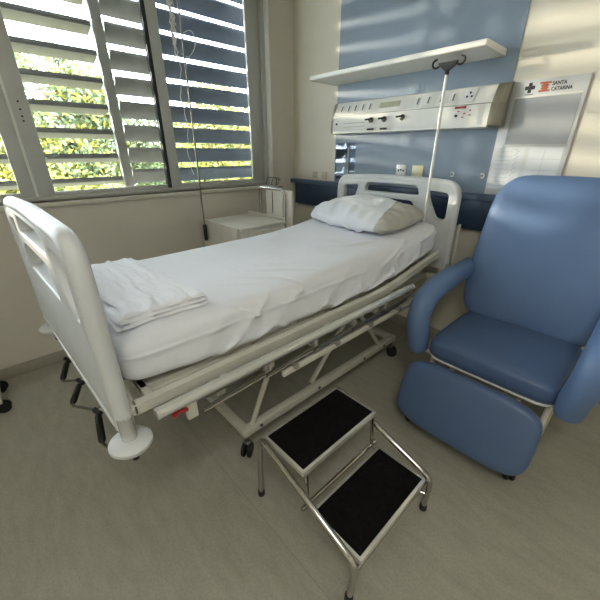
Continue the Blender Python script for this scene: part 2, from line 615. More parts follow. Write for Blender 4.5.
tree('yellow-leaved tree behind the right pane', -4.2, 1.9, 1.2, 1.4, 1.5, 1.5, 17100, .055, 0)
tree('tall bright yellow-green tree behind the right end of the louvres', -4.6, 4.1, 1.6, 1.6, 1.7, 1.8, 15200, .06, 0)
tree('far yellow-green tree at the left edge of the window', -5.6, -4.4, .4, 1.6, 2.0, 1.5, 13300, .065, 0)
tree('far olive tree seen low between the louvres', -8.6, 3.6, .6, 2.2, 2.6, 1.8, 13300, .08, 0)
tree('far pale tree low behind the bushy yellow-green one', -8.6, -1.2, .3, 2.2, 2.8, 1.7, 13300, .08, 0)

# ------------------------------------------------------------------ wall mounted things
sh = bmesh.new()
prism(sh, round_poly([(-.30, 1.895), (-.30, 1.926), (-.001, 1.926), (-.001, 1.892)], [.012, .012, .002, .002], 4), 'x', .512, 1.795)
tag(link('wall_shelf', sh, M_shelf, origin=(1.15, 0, 1.892)), 'long plain white shelf high on the blue panel above the bed', 'shelf')

# bed head service panel
pr = thing('service_panel', 'long white medical gas and socket panel under the wall shelf', 'wall panel', (1.2, 0, 1.53))
sec = [(-.006, 1.528), (-.085, 1.528), (-.112, 1.54), (-.118, 1.56), (-.112, 1.655), (-.106, 1.657), (-.062, 1.748), (-.045, 1.756), (-.006, 1.760)]
link('panel_body', prism(bmesh.new(), sec, 'x', .605, 1.812), M_panelw, pr, angle=25)
def cap_bm(x0, x1, out):
    bm = bmesh.new()
    n = 6
    rings = []
    for k in range(n + 1):
        t = k / n
        x = x0 + (x1 - x0) * t
        s = math.cos(t * PI / 2 * .86) if out else 1
        rings.append([bm.verts.new(V((x, min(-.0225, -.006 + (q[0] + .006) * (.62 + .38 * s) * 1.02), q[1]))) for q in sec])
    for a, b in zip(rings[:-1], rings[1:]):
        for i in range(len(sec)):
            j = (i + 1) % len(sec)
            bm.faces.new((a[i], a[j], b[j], b[i]))
    bm.faces.new(rings[0][::-1])
    bm.faces.new(rings[-1])
    return bm
link('end_cap', cap_bm(.605, .555, True), M_cap, pr)
link('end_cap', cap_bm(1.812, 1.878, True), M_cap, pr)
def onslope(t, out=.002):
    """point on slanted upper face (t 0 bottom..1 top), (y,z)"""
    return (-.106 + .044 * t - out * .9, 1.657 + .091 * t + out * .44)
def slab_up(x0, x1, t0, t1, thick, m, name, label=None, parent=None):
    a, b = onslope(t0, 0), onslope(t1, 0)
    c, d = onslope(t1, thick), onslope(t0, thick)
    o = link(name, prism(bmesh.new(), [a, b, c, d], 'x', x0, x1), m, parent or pr, smooth=False)
    if label:
        o['label'] = label
    return o
link('groove', B(.606, 1.811, -.1155, -.108, 1.6535, 1.6575), M_cap, pr, smooth=False)
link('lower_strip', B(.606, 1.811, -.1195, -.09, 1.531, 1.541, bev=.002), M_alu_l, pr, smooth=False)
for x in (.665, .735, .80, .87, .935, 1.325, 1.40, 1.485, 1.565):
    s = slab_up(x - .020, x + .020, .22, .80, .004, M_white, 'socket')
    slab_up(x + .004, x + .014, .30, .72, .0055, M_slotc, 'socket_slot', parent=s)
slab_up(1.03, 1.195, .34, .72, .003, M_disp, 'display_strip', 'pale green-grey display strip')
s = slab_up(1.635, 1.705, .12, .88, .005, M_white, 'round_socket')
sb = bmesh.new()
for dx, dt in ((-.014, .45), (.014, .45), (0, .68)):
    yy, zz = onslope(dt, .005)
    lathe(sb, (1.67 + dx, yy, zz), (0, -.9, .44), [(.0065, -.001), (.0065, .002)], 10)
link('socket_holes', sb, M_ink, s)
# gas outlets on the lower face
def outlet(x, z, r, m, stem=.035):
    y = -.118
    a = link('gas_outlet', lathe(bmesh.new(), (x, y + .004, z), (0, -1, 0), [(r * 1.5, 0), (r * 1.5, .008), (r, .010), (r, .022), (r * .55, .024), (r * .5, stem)], 18), m, pr)
    link('valve_lever', T([(x - .028, y - stem, z + .002), (x + .028, y - stem, z + .006)], .006, seg=8), M_black, a)
    return a
for x, z, ms in ((.985, 1.612, M_dchrome), (1.10, 1.612, M_dchrome), (1.245, 1.615, M_chrome)):
    outlet(x, z, .013, ms)
for x in (.975, 1.09):
    link('flow_tag', B(x - .012, x + .045, -.135, -.124, 1.545, 1.556, bev=.003), M_black, pr)
for x in (.648, 1.62):
    link('button', lathe(bmesh.new(), (x, -.116, 1.60), (0, -1, 0), [(.008, 0), (.008, .006), (0, .008)], 12), M_ink, pr)
link('red_label', B(1.605, 1.672, -.1165, -.112, 1.637, 1.650), M_red, pr, smooth=False)['label'] = 'small red label'
for (x, z) in ((1.632, 1.622), (1.668, 1.61), (1.70, 1.625), (1.702, 1.60), (1.66, 1.59)):
    link('warning_mark', B(x - .006, x + .006, -.1182, -.115, z - .003, z + .003), M_red, pr, smooth=False)
link('relief_line', B(.72, .93, -.1195, -.115, 1.575, 1.577), M_slotc, pr, smooth=False)
link('relief_line', B(.72, .93, -.1190, -.115, 1.600, 1.602), M_slotc, pr, smooth=False)

# notice board
nbd = thing('notice_board', 'white notice board with printed logos and grey panel leaning on the ledge', 'notice board', (2.03, 0, 1.150))
link('board', B(1.846, 2.222, -.012, -.002, 1.150, 1.757, bev=.0015), M_poster, nbd)
link('grey_field', B(1.900, 2.205, -.0145, -.012, 1.437, 1.675), M_grey, nbd, smooth=False)
link('clip_rail', B(1.895, 2.21, -.018, -.012, 1.426, 1.437, bev=.002), M_alu, nbd)
link('clip_rail', B(1.895, 2.21, -.018, -.012, 1.672, 1.682, bev=.002), M_alu_l, nbd)
p = link('form_sheet', B(1.86, 2.015, -.0135, -.012, 1.185, 1.420), M_paper, nbd, smooth=False)
lb = bmesh.new()
for i in range(9):
    z = 1.205 + i * .024
    box(lb, 1.866, 1.955, -.0140, -.0134, z, z + .0012)
for i in range(24):
    z = 1.19 + i * .0095
    x = 1.975 + .008 * math.sin(i * 2.1)
    box(lb, x, x + .008, -.0140, -.0134, z, z + .003)
link('form_lines', lb, M_pline, p, smooth=False)
p = link('form_sheet', B(2.04, 2.20, -.0135, -.012, 1.185, 1.420), M_paper, nbd, smooth=False)
lb = bmesh.new()
for i in range(3):
    box(lb, 2.045, 2.195, -.0140, -.0134, 1.24 + i * .06, 1.2412 + i * .06)
box(lb, 2.115, 2.1162, -.0140, -.0134, 1.2, 1.41)
link('form_lines', lb, M_pline, p, smooth=False)
lg = bmesh.new()
cx, cz = 1.962, 1.720
for i, j in ((0, 1), (0, -1), (1, 0), (-1, 0)):
    x, z = cx + i * .0155, cz + j * .0155
    box(lg, x - .0085, x + .0085, -.0138, -.012, z - .0085, z + .0085)
box(lg, cx - .006, cx + .006, -.0138, -.012, cz - .006, cz + .006)
for i, j in ((0, 0),):
    box(lg, cx - .022, cx + .022, -.0136, -.012, cz - .004, cz + .004)
    box(lg, cx - .004, cx + .004, -.0136, -.012, cz - .022, cz + .022)
link('cross_logo', lg, M_ink, nbd, smooth=False)
lg = bmesh.new()
box(lg, 1.944, 1.984, -.0138, -.012, 1.687, 1.690)
link('cross_caption', lg, M_ink, nbd, smooth=False)
lg = bmesh.new()
x0, x1 = 2.006, 2.058
for z in (1.700, 1.7125, 1.725, 1.7375):
    w = .0 if z in (1.700, 1.7375) else .008
    box(lg, x0 + w, x1 - w, -.0138, -.012, z - .0045, z + .0045)
box(lg, x0 + .014, x1 - .014, -.0136, -.012, 1.699, 1.738)
link('orange_logo', lg, M_orange, nbd, smooth=False)
link('logo_lettering', text_bm('SANTA', 2.064, 2.128, 1.722, 1.740, -.0128), M_ink, nbd, smooth=False)
link('logo_lettering', text_bm('CATARINA', 2.064, 2.158, 1.696, 1.714, -.0128), M_ink, nbd, smooth=False)

# wall plates
def plate(label, x, z, w, h, m, holes, mh=None, y=-.005, group=None):
    r = thing('wall_plate', label, 'socket', (x, y, z - h / 2), group)
    link('cover', B(x - w / 2, x + w / 2, y - .009, y, z - h / 2, z + h / 2, bev=.003), m, r)
    if holes:
        hb = bmesh.new()
        for dx, dz in holes:
            lathe(hb, (x + dx, y - .0085, z + dz), (0, -1, 0), [(.007, 0), (.007, .002)], 10)
        link('holes', hb, mh or M_ink, r)
    return r
plate('white square wall socket with three round holes above the headboard', 1.222, 1.268, .082, .078, M_white, [(-.02, 0), (0, .004), (.02, 0)])
M_yel = mat('yellowed_plastic', (214, 210, 176), 0.4)
plate('yellowed blank square wall plate right of the white socket', 1.358, 1.268, .088, .078, M_yel, [])
M_out = mat('painted_over_plate', (198, 190, 170), 0.5)
plate('small cream plate low on the wall nearest the window corner', .30, 1.195, .06, .06, M_out, [], y=0)
plate('small cream plate beside the clear document holder', .42, 1.195, .06, .06, M_out, [], y=0)
for x, lab in ((1.815, 'small white curved hook on the blue panel beside the notice board'), (1.62, 'small white curved hook on the blue panel above the headboard corner')):
    hk = T(smooth_path([(x - .014, -.013, 1.268), (x + .004, -.013, 1.272), (x + .010, -.013, 1.258), (x + .004, -.013, 1.243), (x - .012, -.013, 1.246)], .01, 4), .0045, seg=8)
    lathe(hk, (x + .008, -.013, 1.258), (0, 1, 0), [(.004, 0), (.004, .008)], 8)
    tag(link('wall_hook', hk, M_white), lab, 'hook')
# clear acrylic holder
dh = thing('document_holder', 'clear acrylic document holder on the wall left of the headboard', 'holder', (.657, -.005, 1.175))
link('back_plate', B(.549, .772, -.009, -.006, 1.175, 1.463), M_acrylic, dh, smooth=False)
link('front_pocket', B(.560, .70, -.022, -.019, 1.180, 1.43), M_acrylic, dh, smooth=False)
link('pocket_side', B(.555, .560, -.022, -.009, 1.176, 1.43), M_alu_l, dh, smooth=False)
link('pocket_side', B(.70, .705, -.022, -.009, 1.176, 1.43), M_alu_l, dh, smooth=False)
link('paper_slip', B(.57, .69, -.014, -.012, 1.20, 1.31), M_paper, dh, smooth=False)

# ------------------------------------------------------------------ hospital bed
bed = thing('hospital_bed', 'white hospital bed on castors with end boards and folded side rail', 'bed', (1.265, -1.27, 0))
BX0, BX1 = .760, 1.785
HY, FY = -.195, -2.302
def board(y, name):
    zb, zt = .655, 1.238
    def arch(x):
        return .012 * (1 - ((x - 1.2725) / .5) ** 2)
    # perimeter tube
    x0, x1 = BX0 + .026, BX1 - .026
    pts = [(x0, zb), (x0 + .005, zt - .03), (1.0, zt - .022), (1.2725, zt - .014), (1.545, zt - .022), (x1 - .005, zt - .03), (x1, zb)]
    path = smooth_path([V((a, y, b)) for a, b in pts], .085, 8)
    root = link(name, tube(bmesh.new(), path, [(.026, .026)] * len(path), seg=14), M_bedplastic, bed)
    out = round_poly([V((x0, zb)), V((x0 + .005, zt - .03)), V((1.2725, zt - .014)), V((x1 - .005, zt - .03)), V((x1, zb))], [.01, .09, .3, .09, .01], 8)
    hl = round_poly([V((.845, .985)), V((.845, 1.155)), V((.985, 1.165)), V((.968, 1.10)), V((.90, .985))], [.03, .03, .02, .04, .03], 5)
    hc = round_poly([V((1.045, 1.125)), V((1.065, 1.188)), V((1.485, 1.188)), V((1.505, 1.125))], [.022, .028, .028, .022], 6)
    hr = round_poly([V((1.64, .985)), V((1.575, 1.10)), V((1.56, 1.165)), V((1.71, 1.155)), V((1.71, .985))], [.03, .04, .02, .03, .03], 5)
    hm = round_poly([V((1.01, .985)), V((1.05, 1.085)), V((1.46, 1.085)), V((1.50, .985))], [.03, .03, .03, .03], 6)
    link('board_panel', flat_with_holes([out, hl, hc, hr, hm], .023, .007, y), M_bedplastic, root)
    return root
hb = board(HY, 'headboard')
ft = board(FY, 'footboard')
# recessed lower field of the footboard, outer face
link('lower_rib', B(BX0 + .03, BX1 - .03, FY - .028, FY - .020, .665, .680, bev=.003), M_bedplastic, ft)
for x in (BX0 + .012, BX1 - .012):
    for yy, par in ((FY, ft), (HY, hb)):
        link('socket_post', T([(x, yy, .70), (x, yy, .57)], .0215, seg=16), M_steelw, par)
        link('bumper_wheel', lathe(bmesh.new(), (x, yy, .580), (0, 0, 1), [(.035, 0), (.054, .005), (.061, .014), (.061, .024), (.052, .033), (.024, .038)], 28), M_bedplastic, par)
        link('post_tip', lathe(bmesh.new(), (x + .006, yy, .535), (0, 0, 1), [(.010, 0), (.010, .005), (.010, .05)], 12), M_crank, par)
def lean(o):
    for v in o.data.vertices:
        v.co.y += v.co.x * .042
    for c in o.children:
        lean(c)
lean(ft)
# ladder-like slotted plate at the head corner
lb = bmesh.new()
box(lb, 1.735, 1.752, HY + .03, HY + .035, .70, .965)
box(lb, 1.785, 1.802, HY + .03, HY + .035, .70, .965)
for k in range(9):
    box(lb, 1.752, 1.785, HY + .03, HY + .035, .71 + k * .029, .722 + k * .029)
link('slotted_plate', lb, M_beige, hb, smooth=False)

# platform (rails rise towards the head)
def rise(y):
    return .095 * sst((y + 1.02) / .80) if y > -1.02 else 0.0
pf = bmesh.new()
ys = [-2.245, -1.7, -1.02, -.9, -.8, -.7, -.6, -.5, -.4, -.30]
for x, w, z in ((1.748, .014, .690), (.80, .014, .690)):
    for a, b in zip(ys[:-1], ys[1:]):
        r0, r1 = rise(a), rise(b)
        vs = []
        for (yy, rr) in ((a, r0), (b, r1)):
            vs.append([pf.verts.new(V((x + dx, yy, z + dz + rr))) for dx, dz in ((-w, -.018), (w, -.018), (w, .018), (-w, .018))])
        for k in range(4):
            pf.faces.new((vs[0][k], vs[0][(k + 1) % 4], vs[1][(k + 1) % 4], vs[1][k]))
        pf.faces.new(vs[0][::-1]); pf.faces.new(vs[1])
box(pf, .786, 1.762, -2.262, -2.236, .672, .708, bev=.004)
link('platform_frame', pf, M_beige, bed)
ip = bmesh.new()
box(ip, 1.655, 1.678, -2.19, -1.04, .645, .672, bev=.003)
box(ip, .836, .858, -2.19, -1.04, .655, .695, bev=.003)
box(ip, .786, 1.735, -2.20, -2.175, .655, .690, bev=.003)
for y in (-1.75, -1.30, -.75):
    box(ip, .83, 1.74, y - .015, y + .015, .640, .672, bev=.003)
link('inner_frame', ip, M_beige, bed)
dk = bmesh.new()
for a, b in ((-2.20, -1.5), (-1.49, -1.03)):
    box(dk, .862, 1.666, a, b, .672, .690)
vs = [dk.verts.new(V(p)) for p in ((.862, -1.02, .674), (1.666, -1.02, .674), (1.666, -.26, .775), (.862, -.26, .775), (.862, -1.02, .690), (1.666, -1.02, .690), (1.666, -.26, .791), (.862, -.26, .791))]
for f in ((0, 1, 2, 3), (7, 6, 5, 4), (0, 1, 5, 4), (1, 2, 6, 5), (2, 3, 7, 6), (3, 0, 4, 7)):
    dk.faces.new([vs[i] for i in f])
link('mattress_deck', dk, M_beige, bed, smooth=False)
# lower long members under the platform
um = bmesh.new()
box(um, 1.60, 1.64, -2.05, -.15, .56, .60, bev=.004)
box(um, .90, .94, -2.05, -.15, .56, .60, bev=.004)
for y in (-1.95, -1.45, -.95, -.18):
    box(um, .80, 1.74, y - .018, y + .018, .565, .60, bev=.004)
for x in (.80, 1.74):
    box(um, x - .012, x + .012, -.215, -.15, .56, .78, bev=.003)
for x in (.92, 1.62):
    for y in (-2.0, -1.3):
        box(um, x - .012, x + .012, y - .02, y + .02, .595, .66)
link('under_frame', um, M_beige, bed)

M_brk = mat('grey_bracket', (150, 148, 140), 0.45, 0.3)
# base with castors
bs = bmesh.new()
for x in (1.598, .93):
    box(bs, x - .019, x + .019, -1.80, -.47, .125, .172, bev=.004)
for y in (-1.78, -.49):
    box(bs, .95, 1.58, y - .019, y + .019, .127, .170, bev=.004)
link('base_frame', bs, M_beige, bed)
def bar(a, b, w, h):
    """square bar between two points"""
    bm = bmesh.new()
    tube(bm, [a, b], [(h * .7, w * .7)] * 2, seg=4)
    return bm
for x in (1.598, .93):
    link('strut', T([(x, -1.74, .165), (x, -1.56, .575)], .013, seg=10), M_beige, bed)
    link('strut', T([(x, -.66, .165), (x, -.98, .575)], .013, seg=10), M_beige, bed)
    link('lift_arm', T([(x - .03, -1.30, .165), (x - .03, -.92, .575)], .015, seg=10), M_beige, bed)
link('cross_beam', B(.95, 1.58, -1.60, -1.57, .42, .45, bev=.004), M_beige, bed)
link('crank_spindle', T([(1.30, -2.20, .52), (1.30, -1.35, .50)], .012, seg=10), M_dchrome, bed)
link('crank_spindle', T([(1.06, -2.20, .52), (1.06, -1.10, .50)], .012, seg=10), M_dchrome, bed)
bb = bmesh.new()
for y in (-1.70, -1.28, -.85, -.62):
    lathe(bb, (1.617, y, .148), (1, 0, 0), [(.009, 0), (.009, .006), (0, .008)], 10)
link('bolt_heads', bb, M_dchrome, bed)

def castor(x, y, ang, R, top, parent, m_wheel=M_black, wname='castor'):
    c, s = math.cos(ang), math.sin(ang)
    d = V((c, s, 0)); ax = V((-s, c, 0))
    root = link(wname, lathe(bmesh.new(), (x, y, R * 1.9), (0, 0, 1), [(R * .5, 0), (R * .55, R * .15), (R * .3, R * .3), (R * .25, top - R * 1.9)], 16), M_dchrome, parent)
    o = V((x, y, 0)) + d * R * .35
    for sgn in (-1, 1):
        p = V((o.x, o.y, R)) + ax * sgn * R * .42
        link('wheel', lathe(bmesh.new(), p - ax * R * .24, ax, [(R * .5, 0), (R * .93, R * .03), (R, R * .12), (R, R * .36), (R * .93, R * .45), (R * .5, R * .48)], 22), m_wheel, root)
    fk = bmesh.new()
    tube(fk, [V((x, y, R * 2.0)), V((o.x, o.y, R * 1.2)), V((o.x, o.y, R * .95))], [R * .35, R * .2, R * .15], seg=8)
    link('fork', fk, M_dchrome, root)
    return root
for x, y, a in ((1.597, -1.775, -.9), (1.597, -.493, .6), (.93, -1.775, -.4), (.93, -.493, 1.1)):
    castor(x, y, a, .037, .13, bed)

# folded side rail, window-side twin as well
def side_rail(s, xo):
    """s=+1 right side of bed"""
    X = lambda d: xo + s * d
    r = link('side_rail', tube(bmesh.new(), [(X(.056), -2.205, .684), (X(.056), -.725, .684)], [.0190] * 2, seg=18), M_steelw, bed)
    link('lower_bar', B(min(X(.045), X(.062)), max(X(.045), X(.062)), -1.71, -.66, .560, .585, bev=.003), M_beige, r)
    # collapsed posts lying nearly level between the bars
    n = 5
    for k in range(n):
        y1 = -1.80 + k * .262
        link('folded_post', T([(X(.070), y1 - .26, .625), (X(.070), y1 + .01, .646)], .0055, seg=8), M_dchrome, r)
        link('rod', T([(X(.060), y1 - .26, .606), (X(.060), y1 + .06, .622)], .0050, seg=8), M_chrome, r)
        link('pivot_bracket', B(min(X(.040), X(.076)), max(X(.040), X(.076)), y1 - .011, y1 + .011, .640, .672, bev=.003), M_brk, r)
        link('pivot_bracket', B(min(X(.040), X(.076)), max(X(.040), X(.076)), y1 + .142, y1 + .164, .578, .602, bev=.003), M_brk, r)
    link('end_plate', B(min(X(.040), X(.060)), max(X(.040), X(.060)), -2.115, -2.078, .600, .672, bev=.004), M_beige, r)
    link('tail_bar', T([(X(.050), -2.09, .655), (X(.050), -1.80, .655)], .008, seg=8), M_dchrome, r)
    lv = T(smooth_path([(X(.052), -2.165, .640), (X(.058), -2.145, .652), (X(.058), -2.11, .642)], .01, 3), [(.008, .006)] * 10, seg=8) if False else T([(X(.058), -2.160, .646), (X(.060), -2.140, .655), (X(.058), -2.112, .648)], .0075, seg=8)
    link('release_lever', lv, M_red, r)['label'] = 'red release lever'
    # arms joining the rail to the frame
    for y in (-1.95, -1.40, -.85):
        link('rail_mount', B(min(X(.0), X(.045)), max(X(.0), X(.045)), y - .015, y + .015, .645, .672, bev=.003), M_beige, r)
    return r
side_rail(1, 1.755)

# cranks at the foot end
for h0, h1, ae in (((.950, -2.322, .497), (1.035, -2.368, .452), (1.085, -2.312, .452)),
                   ((1.175, -2.316, .497), (1.255, -2.370, .458), (1.350, -2.308, .452)),
                   ((1.425, -2.311, .497), (1.545, -2.334, .452), (1.600, -2.318, .450))):
    h0, h1, ae = V(h0), V(h1), V(ae)
    d = (h1 - h0).normalized()
    cr = link('crank', T(smooth_path([h0 - d * .004, h1 + d * .006, ae, ae + V((.02, .10, .0))], .012, 4), .0055, seg=8), M_dchrome, bed)
    link('crank_handle', T([h0 + d * .014, h0 + d * .024, h1 - d * .010, h1], [.009, .0125, .0125, .008], seg=12), M_crank, cr)
    link('crank_hinge', T([h0 - V((.018, .006, -.002)), h0 + V((.018, .006, -.002))], .0095, seg=10), M_black, cr)
    link('bearing_tube', T([h0, h0 + V((0, .12, .004))], .008, seg=8), M_beige, cr)

# ------------------------------------------------------------------ mattress under its sheet
def mattress_bm():
    bm = bmesh.new()
    N, Mv = 240, 260
    cx, cy = 1.268, -1.255
    a, L, b = .434, .985, .100
    def ss(v, e):
        return math.copysign(abs(v) ** e, v)
    rings = []
    for j in range(Mv + 1):
        v = -1 + 2 * j / Mv
        # denser stations towards the ends
        v = math.sin(v * PI / 2) * .35 + v * .65
        e = (1 - abs(v) ** 14) ** (1 / 6) if abs(v) < 1 else 0
        ring = []
        y = cy + v * L
        for i in range(N):
            th = 2 * PI * i / N
            c, s = math.cos(th), math.sin(th)
            px, pz = ss(c, .30) * a, ss(s, .42) * b
            sx = (.80 + .20 * e) if v < 0 else (.90 + .10 * e)
            px *= sx if e > 0 else .9
            pz *= max(e, 0.0)
            x, z = cx + px, .795 + pz
            z += rise(y) * .92
            z += .010 * sst((y + 1.9) / 1.0) * (1 if pz > 0 else 0)
            # near side of the sheet
            side = sst((px / a - .80) / .18)
            top = sst((pz / b - .3) / .6)
            d = 0.0
            q = (1 - pz / b) / 2                      # 0 top .. 1 bottom
            # diagonal pull folds in the middle of the side
            for (y0, wid, sl, amp) in ((-1.95, .035, .18, .007), (-1.80, .022, .30, .012), (-1.70, .016, -.30, .010), (-1.62, .03, .35, .010), (-1.42, .03, -.35, .006), (-1.30, .03, .34, .008), (-1.12, .02, .4, .008), (-.98, .03, .8, .017), (-.84, .022, .95, .013), (-.76, .018, .9, -.009), (-.64, .022, 1.0, .017), (-.54, .02, .6, .011), (-.40, .02, .8, .012)):
                t = (y - (y0 + sl * (.5 - q))) / wid
                d += 1.05 * amp * math.exp(-t * t) * (.35 + .65 * math.sin(PI * min(1, max(0, q * .9 + .08))))
            d *= side
            # seam line of the mattress piping along the side
            t = (q - .36) / .018
            d += .005 * math.exp(-t * t) * side * (1 if y < -.95 else 0)
            d += .010 * sst((q - .5) / .5) * side * sst((y + 1.1) / .5)
            nz = noise.noise(V((x * 3.0, y * 3.0, z * 3.0))) * .006 + noise.noise(V((x * 9, y * 7, z * 9 + 5))) * .0022
            if pz < 0:
                z -= .020 * side * sst((y + 2.15) / .3)
            x += d + nz * side
            # the top: soft undulation, one long crease, small rumples
            t = (px + 1.268 - 1.390 - .06 * (y + 1.5)) / .008
            cre = -.006 * math.exp(-t * t) * sst((y + 2.0) / .3)
            ridge = 0.0
            for (xx, yy, an, ln, wd, am) in ((1.50, -1.52, .9, .16, .010, .006), (1.45, -1.45, 1.1, .12, .008, .005), (1.56, -1.60, .7, .14, .010, .007), (1.53, -1.75, 1.0, .10, .008, .004), (1.40, -.95, 1.2, .18, .012, .005), (1.55, -.85, 1.0, .22, .014, .008), (1.15, -1.2, 1.3, .25, .015, .003)):
                ux, uy = math.cos(an), math.sin(an)
                dx, dy = x - xx, y - yy
                l, w = dx * ux + dy * uy, -dx * uy + dy * ux
                ridge += 1.6 * am * math.exp(-(l / ln) ** 2 - (w / wd) ** 2)
            z += top * (nz * 1.1 + cre + ridge)
            ring.append(V((x, y, z)))
        rings.append(ring)
    vr = [[bm.verts.new(p) for p in r] for r in rings]
    for A, Bb in zip(vr[:-1], vr[1:]):
        for k in range(N):
            bm.faces.new((A[k], A[(k + 1) % N], Bb[(k + 1) % N], Bb[k]))
    bm.faces.new(vr[0][::-1])
    bm.faces.new(vr[-1])
    return bm
mt = link('mattress', mattress_bm(), M_sheet, origin=(1.268, -1.255, .69), angle=80)
tag(mt, 'thick mattress covered by a fitted white sheet on the hospital bed', 'mattress')

# folded sheet at the foot
def folded():
    bm = bmesh.new()
    nx, ny = 90, 50
    x0, x1, y0, y1 = .93, 1.63, -2.21, -1.93
    layers = []
    for L in range(3):
        z0 = .895 + L * .0105
        ox, oy = (.0, .010 * L), 0
        g = []
        for j in range(ny + 1):
            row = []
            for i in range(nx + 1):
                u, v = i / nx, j / ny
                x = x0 + (x1 - x0) * u + .012 * noise.noise(V((v * 4, L * 3.1, 0))) - .02 * L * u * .6
                y = y0 + (y1 - y0) * v + .018 * noise.noise(V((u * 4, L * 2.3, 7))) + .06 * u * (v - .5) * 0 + (.035 * (u - .5) * 0)
                # skew: back edge recedes towards the right
                y += .05 * (u - .3) * (v - .2) + .012 * L * (1 - v)
                e = min(min(u, 1 - u) * 14, min(v, 1 - v) * 8, 1)
                h = math.sqrt(max(0, 1 - (1 - e) ** 2))
                w = .010 * noise.noise(V((x * 6, y * 22, L))) + .004 * noise.noise(V((x * 24, y * 60, L + 4)))
                for (c0, sl, am, wd) in ((.25, .18, .006, .03), (.45, -.22, .007, .028), (.62, .15, .005, .025), (.80, -.1, .006, .03)):
                    t = (v - c0 - sl * (u - .5)) / wd
                    w += am * math.exp(-t * t)
                row.append((x, y, z0, h, w))
            g.append(row)
        def vert(r, sgn):
            x, y, z, h, w = r
            return bm.verts.new(V((x, y, z + (.0065 * h + w * h if sgn > 0 else -.004 * h) + (.0 if sgn > 0 else 0))))
        T_ = [[vert(r, 1) for r in row] for row in g]
        B_ = [[vert(r, -1) for r in row] for row in g]
        for j in range(ny):
            for i in range(nx):
                bm.faces.new((T_[j][i], T_[j][i + 1], T_[j + 1][i + 1], T_[j + 1][i]))
                bm.faces.new((B_[j][i], B_[j + 1][i], B_[j + 1][i + 1], B_[j][i + 1]))
    bmesh.ops.remove_doubles(bm, verts=bm.verts, dist=2e-4)
    return bm
fs = link('folded_sheet', folded(), M_towel, angle=80)
tag(fs, 'crumpled white sheet folded flat on the foot of the mattress', 'sheet')

# pillow
def pillow_part(u0, u1, grow):
    bm = bmesh.new()
    nu, nv = 90, 60
    hw, hd, hh = .358, .242, .112
    rot = Matrix.Rotation(math.radians(-4), 3, 'Z') @ Matrix.Rotation(math.radians(6), 3, 'X')
    cpos = V((1.292, -.525, 1.002))
    def P(u, v, s):
        e = (1 - abs(u) ** 2.6) * (1 - abs(v) ** 2.4)
        h = max(e, 0) ** .46 * hh * (1 + grow)
        pin = 1 - .10 * (1 - abs(v)) * 0 - .07 * (1 - u * u) * abs(v) ** 3 * 0
        x = u * hw * (1.0 - .10 * abs(v) ** 5)
        y = v * hd * (1.0 - .14 * abs(u) ** 5)
        z = s * h * (1.0 if s > 0 else .50)
        n = noise.noise(V((u * 2.3, v * 2.3, s * 2))) * .016 + noise.noise(V((u * 6, v * 6, s * 2 + 9))) * .006
        rad = .005 * math.sin(u * 26 + 2 * v) * math.exp(-((v + .85) / .25) ** 2) + .005 * math.sin(v * 22) * math.exp(-((abs(u) - .88) / .16) ** 2)
        z += (n + rad) * min(1, e * 5) * s
        # sag on the right third
        z -= s * .008 * math.exp(-((u - .55) / .14) ** 2) * min(1, e * 4) * (1 if s > 0 else 0)
        p = rot @ V((x * (1 + grow * .1), y * (1 + grow * .1), z))
        return cpos + p
    for s in (1, -1):
        g = [[bm.verts.new(P((u0 if u0 < 0 else u0 - .20 * (-1 + 2 * j / nv)) + ((u1 if u1 == 1 else u1 - .20 * (-1 + 2 * j / nv)) - (u0 if u0 < 0 else u0 - .20 * (-1 + 2 * j / nv))) * i / nu, -1 + 2 * j / nv, s)) for i in range(nu + 1)] for j in range(nv + 1)]
        for j in range(nv):
            for i in range(nu):
                f = (g[j][i], g[j][i + 1], g[j + 1][i + 1], g[j + 1][i])
                bm.faces.new(f if s > 0 else f[::-1])
    bmesh.ops.remove_doubles(bm, verts=bm.verts, dist=2e-4)
    return bm
pl = thing('pillow', 'plump white pillow lying against the headboard', 'pillow', (1.262, -.50, .99))
link('pillow_case', pillow_part(-1, .62, .03), M_pillow, pl, angle=80)
link('bare_end', pillow_part(.50, 1, -.01), M_core, pl, angle=80)['label'] = 'greyish beige end left uncovered by the case'

# infusion pole fixed at the bed head
ip = thing('drip_pole', 'thin white drip pole with black double hook standing at the bed head', 'pole', (1.585, -.252, .62))
link('shaft', T([(1.585, -.252, .62), (1.585, -.252, 1.83)], .0085, seg=14), M_white, ip)
hk = bmesh.new()
prism(hk, [V((1.53, 1.862)), V((1.64, 1.862)), V((1.632, 1.846)), V((1.600, 1.822)), V((1.570, 1.822)), V((1.538, 1.846))], 'y', -.261, -.243)
for s in (-1, 1):
    pts = [(1.585 + s * .05, -.252, 1.855), (1.585 + s * .075, -.252, 1.852), (1.585 + s * .085, -.252, 1.838), (1.585 + s * .078, -.252, 1.825) if False else (1.585 + s * .092, -.252, 1.862), (1.585 + s * .078, -.252, 1.884)]
    tube(hk, smooth_path([(1.585 + s * .04, -.252, 1.854), (1.585 + s * .07, -.252, 1.838), (1.585 + s * .092, -.252, 1.848), (1.585 + s * .094, -.252, 1.872), (1.585 + s * .070, -.252, 1.884)], .015, 5), .0055, seg=8)
link('hook_head', hk, M_black, ip)
link('collar', lathe(bmesh.new(), (1.585, -.252, 1.80), (0, 0, 1), [(.011, 0), (.012, .005), (.012, .025)], 14), M_black, ip)

